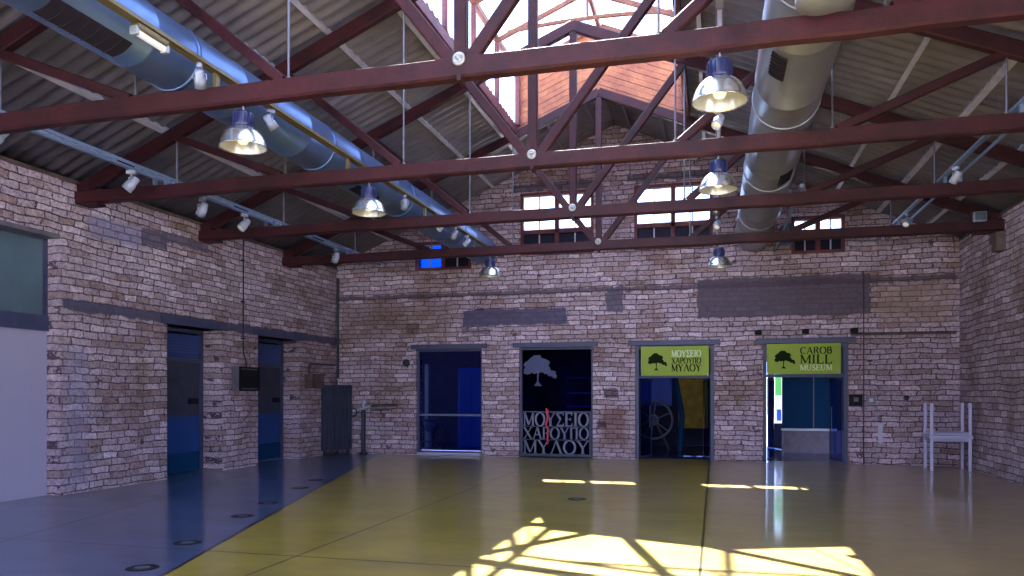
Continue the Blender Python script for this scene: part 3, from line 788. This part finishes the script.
# doors 3 and 4 : double glass doors standing open frames with sign boards above
def glass_door(n, x0, x1, open_sign):
    d = sempty(f'door_{n}')
    mb = frame_rect(MB(), x0, x1, 0, 2.79, YD-.02, YD+.08, .085, False)
    mb.box(x0+.085, x1-.085, YD, YD+.06, 2.0, 2.07)
    mb.build('frame', 'blueframe', d)
    lf = []
    for a, s in ((x0+.1, 1), (x1-.1, -1)):
        # leaves folded inwards by almost ninety degrees
        ang = radians(74 if s > 0 else 78); L = (x1-x0)/2-.12
        def T(v, a=a, s=s, ang=ang): return (a+s*v[0]*cos(ang)-0*v[1], YD+.06+v[0]*sin(ang)+v[1], v[2])
        m1 = frame_rect(MB(), 0, L, .02, 1.98, 0, .035, .05).map(T); leaf = m1.build('door_leaf', 'blueframe', d)
        MB().box(.05, L-.05, .014, .020, .07, 1.93).map(T).build('pane', 'doorglass', leaf)
        MB().tube([(L-.10, -.05, .75), (L-.10, -.05, 1.30)], .014, 8).map(T).build('pull_handle', 'valve', leaf)
    return d
glass_door(3, -1.90, -.02, 1); glass_door(4, 1.09, 2.95, 1)
def sign(x0, x1, z0, z1, lines, label):
    r = empty('sign_board', ((x0+x1)/2, YB-.05, z0)); lx, ly, lz = r.location
    def add(mb, nm, m): return mb.map(lambda v: (v[0]-lx, v[1]-ly, v[2]-lz)).build(nm, m, r)
    add(MB().bevbox(x0, x1, YB-.075, YB-.045, z0, z1, .006), 'board', 'green')
    w = x1-x0; h = z1-z0
    add(tree(MB(), x0+w*.235, z0+h*.14, w*.31, h*.70, YB-.080, YB-.074), 'tree_emblem', 'greentext')
    for word, a, b, m, wt in lines:
        add(lettering(MB(), word, x0+w*.455, x0+w*.885, z0+h*a, z0+h*b, YB-.080, YB-.074, wt), 'lettering', m)
    for xx in (x0+.03, x1-.03):
        mb = MB(); mb.tube([(xx, YB-.09, z0+.02), (xx, YB+.10, z0+.02)], .014, 10); mb.lathe([(0, -.012), (.024, -.012), (.024, 0), (0, .001)], (xx, YB-.082, z0+.02), 'Y', 14)
        add(mb, 'standoff', 'valve')
    return tag(r, label, 'sign')
sign(-1.75, -.14, 2.05, 2.76, [(MOUSEIO, .64, .86, 'paletext', .17), (XAROUPO, .41, .60, 'greentext', .17), (MYLOY, .14, .39, 'greentext', .17)],
     'lime green sign with tree and Greek words above a doorway')
GL['SS'] = (.66, [(arc(.33, .74, .24, .24, 20, 180), TH*1.3), ([(.10, .72), (.56, .30)], TK), (arc(.33, .26, .25, .25, 15, -160), TH*1.3)], [])
sign(1.17, 2.78, 2.07, 2.78, [(['C', 'A', 'R', 'O', 'B'], .66, .87, 'greentext', .18), (['M', 'I', 'L', 'L'], .34, .63, 'greentext', .18), (['M', 'U', 'SS', 'E', 'U', 'M'], .12, .30, 'paletext', .17)],
     'lime green sign with tree and the words CAROB MILL MUSEUM')

# ------------------------------------------------------------------ rooms seen through the doorways
YA = 24.5
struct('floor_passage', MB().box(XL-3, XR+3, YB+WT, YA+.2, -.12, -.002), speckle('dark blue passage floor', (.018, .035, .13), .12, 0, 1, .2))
# bright gap (open to daylight) on the left of the view through door 4
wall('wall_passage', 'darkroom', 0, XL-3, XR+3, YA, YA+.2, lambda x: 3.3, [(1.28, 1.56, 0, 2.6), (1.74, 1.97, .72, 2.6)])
xs = [XL-3, -8.55, -6.75, XR+3]; xq = [XL-3, -4.1, -3.7, -1.7, -1.0, 2.4, 2.9, XR+3]   # unseen slots added between the ceiling strips to light the passage
mb = MB().box(XL-3, XR+3, YB+WT, 21.62, 3.3, 3.4).box(XL-3, XR+3, 21.80, 22.9, 3.3, 3.4).box(XL-3, XR+3, 23.2, YA+.2, 3.3, 3.4)
for a, b in zip(xs[0::2], xs[1::2]): mb.box(a, b, 21.62, 21.80, 3.3, 3.4)
for a, b in zip(xq[0::2], xq[1::2]): mb.box(a, b, 22.9, 23.2, 3.3, 3.4)
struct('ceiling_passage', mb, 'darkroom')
# store room behind the two side doorways
mb = MB().box(XL-2.6, XL-2.5, 11.5, 17.3, 0, 3.2).box(XL-2.6, XL-.55, 11.4, 11.5, 0, 3.2).box(XL-2.6, XL-.55, 17.3, 17.4, 0, 3.2).box(XL-2.6, XL-.55, 11.4, 17.4, 3.2, 3.3)
struct('wall_store', mb, 'darkroom')
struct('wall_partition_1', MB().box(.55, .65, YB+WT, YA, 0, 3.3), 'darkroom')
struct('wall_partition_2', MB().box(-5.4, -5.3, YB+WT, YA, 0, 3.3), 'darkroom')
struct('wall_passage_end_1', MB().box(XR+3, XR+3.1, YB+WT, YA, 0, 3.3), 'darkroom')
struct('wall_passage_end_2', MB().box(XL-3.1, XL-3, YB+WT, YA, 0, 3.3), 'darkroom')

# through door 4: dark blue glazed board with pale rail, low mauve wall, banner strip
r = empty('display_board', (2.33, 20.9, 0))
MB().bevbox(-.65, .65, -.03, .03, .72, 2.35, .01).build('panel', 'bluedark', r)
MB().box(-.67, .67, -.05, .05, .66, .72).build('rail', 'banner', r)
MB().box(.10, .125, -.045, -.03, .72, 2.3).build('divider', 'metalletter', r)
for x in (-.63, .63): MB().box(x-.02, x+.02, -.03, .03, 0, .66).build('leg', 'metalletter', r)
tag(r, 'dark blue display board with pale lower rail seen through the doorway under the English sign', 'display board')
r = empty('banner', (1.94, 25.3, -.13))
MB().box(-.12, .12, -.01, .01, 1.70, 2.6).build('green_field', 'greenbanner', r)
MB().box(-.12, .12, -.01, .01, .45, 1.70).build('white_field', 'banner', r)
MB().box(-.06, .07, -.015, -.01, .9, 1.25).build('blue_mark', 'bluebright', r)
MB().lathe([(0, 0), (.18, 0), (.18, .02), (.02, .03), (.015, .45), (0, .45)], (0, 0, 0), 'Z', 18).build('stand', 'metalletter', r)
tag(r, 'narrow green and white banner seen through the bright gap of the right doorway', 'banner')
struct('wall_low', MB().box(1.82, 3.9, 22.0, 22.15, 0, .62), speckle('mauve low wall', (.30, .24, .30), .8, 0, 4, .2))

# through door 3: blue screen, yellow wall, old mill wheel and post
tag(MB().bevbox(-2.25, -1.25, 23.6, 23.7, 1.25, 2.7, .02).build('blue_screen', 'bluebright'), 'bright blue hanging panel seen through the doorway under the Greek sign', 'panel')
tag(MB().bevbox(-1.1, -.2, 24.1, 24.3, .55, 3.1, .02).build('ochre_panel', 'ochrewall'), 'ochre yellow wall panel at the end of the room under the Greek sign', 'wall panel')
r = empty('mill_wheel', (-1.75, 22.6, .85))
def ring(R, r_, y): return [(R*cos(2*pi*i/28), y, R*sin(2*pi*i/28)) for i in range(29)]
mb = MB()
mb.tube(ring(.55, 0, 0), .035, 8); mb.tube(ring(.12, 0, 0), .05, 8); mb.build('rim', 'metalletter', r)
for k in range(6): MB().tube([(0, 0, 0), (.55*cos(k*pi/3+.4), 0, .55*sin(k*pi/3+.4))], .02, 6).build('spoke', 'metalletter', r)
for s in (-1, 1): MB().beam((s*.45, .1, -.85), (s*.03, .1, 0), .05, .06).build('leg', 'rust', r)
tag(r, 'old spoked mill wheel in the dim room under the Greek sign', 'wheel')
mb = MB(); mb.tube([(-.95, 22, 0), (-.9, 22, 1.0), (-1.05, 22, 1.9), (-1.2, 22, 2.6)], [.09, .08, .07, .06], 12)
tag(mb.build('curved_post', 'bluedark'), 'dark curved post in the room under the Greek sign', 'post')
# through door 1: pale column, blue cabinet and a small machine
tag(MB().bevbox(-8.35, -8.22, 21.2, 21.35, 0, 2.5, .02).build('pale_post', 'plaster'), 'thin pale post behind the glass of the leftmost doorway', 'post')
r = empty('blue_cabinet', (-7.1, 22.2, 0))
MB().bevbox(-.45, .45, -.25, .25, 0, 2.4, .02).build('body', 'bluebright', r)
M['cabdoor'] = mat('blue cabinet door', (.03, .09, .36), .35)
for s in (-1, 1): MB().bevbox(s*.22-.2, s*.22+.2, -.27, -.25, .1, 2.3, .008).build('door', 'cabdoor', r)
tag(r, 'tall blue cabinet behind the glass of the leftmost doorway', 'cabinet')
r = empty('grinding_machine', (-7.9, 20.6, 0))
MB().lathe([(0, 0), (.28, 0), (.28, .06), (.10, .1), (.08, .5), (.2, .6), (.24, .85), (.2, .9), (0, .9)], n=24).build('body', 'metalletter', r)
mb = MB(); mb.tube([(.45*cos(2*pi*i/24), -.27, .55+.3*sin(2*pi*i/24)) for i in range(25)], .02, 6); mb.build('hand_wheel', 'rust', r)
tag(r, 'small grinding machine with hand wheel behind the leftmost doorway', 'machine')
# through door 2: added blue bars standing in for blue reflections in the glass
r = empty('reflection_bars', (-3.9, 21.0, 0))
for z in (1.25, 1.62, 2.05): MB().bevbox(-.1, .75, -.15, .15, z, z+.03, .005).build('blue_bar', 'bluebright', r)
for x in (-.08, .73): MB().box(x-.02, x+.02, -.14, .14, 0, 2.4).build('upright', 'bluedark', r)
tag(r, 'added rack of blue boards standing in for reflections in the glass over the letter gate', 'blue_bar')

# ------------------------------------------------------------------ left wall: large glazed opening
XO = XL-.27
d = sempty('door_5')
MB().box(XO-.04, XO, 5.4, 9.75, 2.82, 4.12).build('glazing', 'milk', d)
mb = MB(); mb.box(XO-.04, XO+.05, 5.4, 9.75, 2.60, 2.84); mb.box(XO-.03, XO+.03, 9.68, 9.75, 2.84, 4.12); mb.box(XO-.03, XO+.03, 5.4, 9.75, 4.03, 4.12)
mb.build('transom', 'blueframe', d)
MB().bevbox(XO-.05, XO+.01, 5.4, 9.75, 0, 2.60, .004).build('panel', 'cream', d)
mb = MB()
for (a, b, c, e) in ((8.05, 9.45, .18, 1.0), (6.4, 7.8, .18, 1.0), (8.05, 9.45, 1.15, 2.45), (6.4, 7.8, 1.15, 2.45)):
    for q in ((a, b, c, c+.012), (a, b, e-.012, e), (a, a+.012, c, e), (b-.012, b, c, e)):
        mb.box(XO+.008, XO+.016, q[0], q[1], q[2], q[3])
mb.build('moulding', 'cream', d)
o = MB().bevbox(XO-.03, XL+.0, 5.4, 9.75, 4.05, 4.13, .01).build('trim_7', 'grey'); o['kind'] = 'structure'

# left wall doorways: blue lintel, dark door with louvred transom
def side_door(n, y0, y1, x):
    d = sempty(f'door_{n}')
    mb = MB()
    mb.box(x-.05, x+.05, y0, y0+.07, 0, 2.93); mb.box(x-.05, x+.05, y1-.07, y1, 0, 2.93)
    mb.box(x-.05, x+.05, y0, y1, 2.86, 2.93); mb.box(x-.05, x+.05, y0, y1, 2.26, 2.34)
    mb.build('frame', 'blueframe', d)
    for i in range(8):
        z = 2.37+i*.06; MB().beam((x, y0+.07, z), (x, y1-.07, z), .062, .010, up=(.6, 0, .8), ch=.001).build('louvre', 'bluelouvre', d)
    MB().bevbox(x-.03, x, y0+.07, y1-.07, 1.15, 2.26, .004).build('upper_panel', 'slate', d)
    MB().bevbox(x-.03, x+.004, y0+.07, y1-.07, .42, 1.15, .004).build('lower_panel', 'bluedoor', d)
    MB().bevbox(x-.03, x+.01, y0+.07, y1-.07, 0.01, .42, .004).build('kick_plate', 'bluedark', d)
    MB().bevbox(x, x+.03, y1-.42, y1-.12, 1.40, 1.52, .006).build('lock_plate', 'black', d)
    return d
side_door(6, 12.17, 13.82, XL-.50); side_door(7, 15.12, 16.9, XL-.50)
for i, (a, b) in enumerate(((12.0, 14.0), (14.95, 17.05))):
    o = MB().bevbox(XL-.5, XL+.03, a, b, 2.93, 3.08, .01).build(f'trim_{8+i}', 'blueframe'); o['kind'] = 'structure'

# ------------------------------------------------------------------ wall fittings, left
r = empty('wall_monitor', (XL+.22, 14.42, 1.93))
MB().bevbox(-.16, .02, -.36, .36, -.26, .26, .02).build('casing', 'grey', r)
mb = MB(); frame_rect(mb, -.36, .36, -.26, .26, 0, .03, .04)
mb.map(lambda v: (v[1]+.02, v[0], v[2])).build('bezel', 'black', r)
MB().box(.02, .035, -.30, .30, -.20, .20).build('screen', 'screen', r)
mb = MB().beam((-.22, 0, 0), (-.1, 0, 0), .1, .1); mb.build('bracket', 'rod', r)
tag(r, 'small dark boxed monitor on the stone pier between the two side doorways', 'monitor')
mb = MB().tube([(XL+.05, 14.5, 4.95), (XL+.05, 14.5, 2.5), (XL+.10, 14.5, 2.35), (XL+.13, 14.5, 2.19)], .014, 8)
for z in (4.5, 3.6, 2.8): mb.box(XL, XL+.07, 14.47, 14.53, z, z+.03)
tag(mb.build('conduit', 'pipe'), 'thin dark conduit dropping down the left wall to the boxed monitor', 'conduit')
r = empty('hose_box', (XL+.14, 17.42, 1.95))
MB().bevbox(-.14, .10, -.30, .30, -.20, .14, .02).build('body', 'rust', r)
MB().bevbox(-.14, .13, -.32, .32, .13, .17, .01).build('lid', 'rust', r)
tag(r, 'small rusty box on the left wall near the corner', 'wall box')
mb = MB().tube([(XL+.09, 17.2, 2.12), (XL+.09, 17.2, 2.3), (XL+.09, 17.25, 2.38), (XL+.09, 18.6, 2.38)], .02, 8)
tag(mb.build('bent_pipe', 'pipe'), 'bent dark pipe rising from the rusty box and running to the corner', 'pipe')
# slatted steel panel across the corner
r = empty('radiator_panel', (-9.72, 18.35, 0), radians(62))
MB().bevbox(-.46, .46, -.03, .03, .12, 1.85, .01).build('back_plate', 'slate', r)
for i in range(8): MB().bevbox(-.44+i*.113, -.44+i*.113+.085, -.065, -.03, .14, 1.83, .012).build('rib', 'slate', r)
for s in (-1, 1): MB().box(s*.36-.025, s*.36+.025, -.05, .05, 0, .13).build('foot', 'slate', r)
mb = MB().tube([(.05, 0, 1.85), (.05, 0, 2.0)], .018, 8); mb.lathe([(0, 0), (.04, 0), (.045, .03), (0, .05)], (.05, 0, 1.98), n=12); mb.build('air_valve', 'valve', r)
tag(r, 'tall dark ribbed steel panel standing across the left corner', 'panel')
tag(MB().tube([(XL+.06, YB-.06, 0), (XL+.06, YB-.06, 4.75)], .035, 12).build('downpipe', 'pipe'), 'dark vertical pipe in the left corner of the hall', 'pipe')
# standpipe with valves
x0 = -9.1; y = YB-.16
r = empty('standpipe', (x0, y, 0))
MB().tube([(0, 0, 0), (0, 0, 1.18)], .055, 14).build('riser', 'pipe', r)
mb = MB().lathe([(0, 0), (.12, 0), (.12, .03), (.07, .05), (.07, .09)], n=18); mb.build('base_flange', 'pipe', r)
mb = MB()
mb.tube([(-.24, 0, 1.16), (.0, 0, 1.22), (.22, 0, 1.28)], .045, 12)
mb.lathe([(0, -.05), (.075, -.05), (.09, 0), (.075, .05), (0, .05)], (-.25, 0, 1.15), 'X', 16)
mb.lathe([(0, -.05), (.07, -.05), (.08, 0), (.07, .05), (0, .05)], (.05, -.04, 1.40), 'Y', 16)
mb.tube([(0, 0, 1.2), (.02, 0, 1.44)], .04, 10)
mb.build('valve_body', 'valve', r)
mb = MB().tube([(-.25+.10*cos(2*pi*i/18), -.10, 1.12+.10*sin(2*pi*i/18)) for i in range(19)], .016, 6)
mb.tube([(-.35, -.1, 1.12), (-.15, -.1, 1.12)], .01, 6); mb.tube([(-.25, -.1, 1.12), (-.25, 0, 1.12)], .01, 6)
mb.build('hand_wheel', 'pipe', r)
mb = MB().tube([(.12, 0, 1.27), (.5, .04, 1.30), (.95, .05, 1.31)], .03, 10); mb.tube([(.2, .02, 1.17), (.72, .05, 1.18)], .02, 8); mb.build('branch_pipe', 'rust', r)
tag(r, 'fire standpipe with valves and a hand wheel against the back wall near the left corner', 'standpipe')
mb = MB().lathe([(0, -.06), (.085, -.06), (.10, -.04), (.10, 0), (0, 0)], (-7.93, YB, 2.43), 'Y', 18)
tag(mb.build('alarm_bell', 'pipe'), 'round dark alarm bell on the stone left of the first doorway', 'bell')

# back wall, right fittings
r = empty('switch_box', (3.10, YB-.04, 1.47)); MB().bevbox(-.14, .14, -.04, .04, -.13, .13, .012).build('body', 'black', r)
MB().bevbox(-.05, .05, -.055, -.04, -.04, .06, .005).build('switch', 'grey', r)
tag(r, 'black switch box beside the doorway with the English sign', 'switch box')
r = empty('socket_box', (3.42, YB-.03, 1.47)); MB().bevbox(-.09, .09, -.03, .03, -.11, .11, .01).build('body', 'plaster', r)
MB().bevbox(-.04, .04, -.04, -.03, -.04, .04, .004).build('cover', 'white', r)
tag(r, 'pale grey socket box to the right of the black switch box', 'socket box')
mb = MB().tube([(3.27, YB-.02, 4.4), (3.27, YB-.02, 2.2), (3.27, YB-.02, 0)], .012, 8)
tag(mb.build('cable', 'pipe'), 'thin vertical cable crossing the dark wall patch beside the right doorway', 'cable')
mb = MB().tube([(3.0, YB-.05, 2.97), (5.15, YB-.05, 2.97)], .034, 8)
for x in (3.3, 4.0, 4.7): mb.box(x-.02, x+.02, YB-.08, YB, 2.94, 3.0)
tag(mb.build('wall_pipe', 'rust'), 'thin horizontal pipe on the back wall right of the English sign', 'pipe')
for i, x in enumerate((.98, 2.02, 3.06)):
    r = empty('door_spotlight', (x, YB-.12, 3.05))
    MB().lathe([(0, -.08), (.05, -.08), (.06, .06), (.05, .07), (0, .05)], (0, 0, 0), 'X', 14).build('head', 'black', r)
    MB().tube([(0, .12, .06), (0, .03, .06), (0, 0, 0)], .012, 6).build('arm', 'black', r)
    tag(r, 'small black spotlight over the English sign, '+('left of three', 'middle of three', 'right of three')[i], 'spotlight', 'black spotlights over the right doorway')
r = empty('sensor_box', (4.15, YB-.03, 1.52)); MB().lathe([(0, -.04), (.05, -.04), (.06, 0), (0, .03)], (0, 0, 0), 'Y', 14).build('body', 'pipe', r)
tag(r, 'tiny dark round fitting on the back wall left of the upturned table', 'fitting')
r = empty('paper_note', (3.62, YB-.01, .72)); MB().bevbox(-.05, .05, -.006, .006, -.22, .22, .003).build('sheet', 'white', r)
tag(r, 'narrow pale strip fixed low on the back wall under the pale socket box', 'strip')
# right wall fittings
r = empty('wall_vent', (XR+.02, 16.68, 4.70)); MB().box(.0, .3, -.31, .31, -.14, .14).build('backing', 'milk', r)
for i in range(5): MB().box(-.02, .0, -.32, .32, -.13+i*.055, -.11+i*.055).build('slat', 'grey', r)
tag(r, 'small grey vent high in the right wall', 'vent')
tag(MB().bevbox(XR-.16, XR+.05, 16.05, 16.32, 4.28, 4.64, .02).build('beam_bracket', 'rust'), 'dark rusty bracket under the farthest truss on the right wall', 'bracket')

# ------------------------------------------------------------------ tables, one upside down on the other
def table():
    r = empty('table')
    MB().bevbox(-.44, .44, -.40, .40, .735, .77, .008).build('table_top', 'tablew', r)
    mb = MB()
    frame_rect(mb, -.40, .40, .66, .735, -.36, -.335, .02); frame_rect(mb, -.40, .40, .66, .735, .335, .36, .02)
    mb.box(-.40, .40, -.36, -.335, .66, .735); mb.box(-.40, .40, .335, .36, .66, .735)
    mb.box(-.40, -.375, -.36, .36, .66, .735); mb.box(.375, .40, -.36, .36, .66, .735)
    mb.build('apron', 'tablew', r)
    for sx in (-1, 1):
        for sy in (-1, 1):
            MB().beam((sx*.385, sy*.345, 0), (sx*.385, sy*.345, .735), .065, .065).build('leg', 'tablew', r)
    return r
ta = table(); ta.scale = (.92,)*3; ta.location = (4.75, 17.95, 0); ta.rotation_euler = (0, 0, radians(-3))
tag(ta, 'white square table standing on the floor by the right corner', 'table')
tb = copy_tree(ta); tb.location = (4.75, 17.95, 1.542*.92); tb.rotation_euler = (pi, 0, radians(-3))
tag(tb, 'white square table turned upside down with its legs in the air on another table', 'table')

# ------------------------------------------------------------------ round floor sockets
def fbox():
    r = empty('floor_socket')
    MB().lathe([(0, 0), (.145, 0), (.145, .002), (.137, .004), (.085, .004), (.083, .002), (0, .002)], n=30).build('cover_ring', 'black', r)
    MB().lathe([(0, .002), (.07, .002), (.07, .005), (.06, .006), (0, .006)], n=24).build('lid', 'dullsteel', r)
    return r
fb = fbox(); first = True
for x, y, lab in ((-5.10, 5.90, 'round floor socket nearest the bottom edge'), (-5.49, 7.02, 'round floor socket, second from the bottom edge'), (-6.0, 8.75, 'round floor socket, third from the bottom edge'),
                  (-6.36, 9.9, 'round floor socket, fourth from the bottom edge'), (-6.85, 11.63, 'round floor socket in the far half of the blue floor strip'), (-7.2, 12.79, 'farthest round floor socket in the blue floor strip'),
                  (-2.04, 11.5, 'round floor socket alone in the yellow floor')):
    r = fb if first else copy_tree(fb); first = False
    r.location = (x, y, .001); tag(r, lab, 'floor socket', 'round floor sockets')

# ------------------------------------------------------------------ light
sd = Vector((.266, -.845, -1.0)).normalized()
L = bpy.data.lights.new('sun', 'SUN'); L.energy = 80; L.angle = radians(.5); L.color = (1, .95, .88)
o = bpy.data.objects.new('sun', L); C.objects.link(o); o.rotation_euler = sd.to_track_quat('-Z', 'Y').to_euler()
wd = bpy.data.worlds.new('world'); S.world = wd; wd.use_nodes = True
bg = wd.node_tree.nodes['Background']; bg.inputs[0].default_value = (.46, .62, 1.0, 1); bg.inputs[1].default_value = 7.0
# lamp light of the pendants
for x, k in ((-4.84, 0), (-4.84, 1), (-4.82, 3), (.04, 0), (.04, 1), (.08, 3)):
    l = bpy.data.lights.new('pendant_light', 'SPOT'); l.energy = 12; l.color = (1, .85, .6); l.spot_size = radians(150); l.spot_blend = .8; l.shadow_soft_size = .06
    o = bpy.data.objects.new('pendant_light', l); C.objects.link(o); o.location = (x, TY[k], ZT-.112-.43)

# ------------------------------------------------------------------ camera
cd = bpy.data.cameras.new('camera'); cam = bpy.data.objects.new('camera', cd); C.objects.link(cam)
cd.sensor_width = 36; cd.lens = 761/1024*36; cd.shift_y = (394.3-288)/1024; cd.clip_start = .05; cd.clip_end = 300
cam.location = (0, 0, 1.6); cam.rotation_euler = (radians(90), 0, radians(14.94))
S.camera = cam
S.view_settings.view_transform = 'Standard'; S.view_settings.look = 'None'; S.view_settings.gamma = 1; S.view_settings.exposure = 0
S.view_settings.use_curve_mapping = False
S.cycles.use_denoising = True; S.cycles.max_bounces = 8; S.cycles.diffuse_bounces = 5; S.cycles.transparent_max_bounces = 16
S.cycles.sample_clamp_indirect = 6
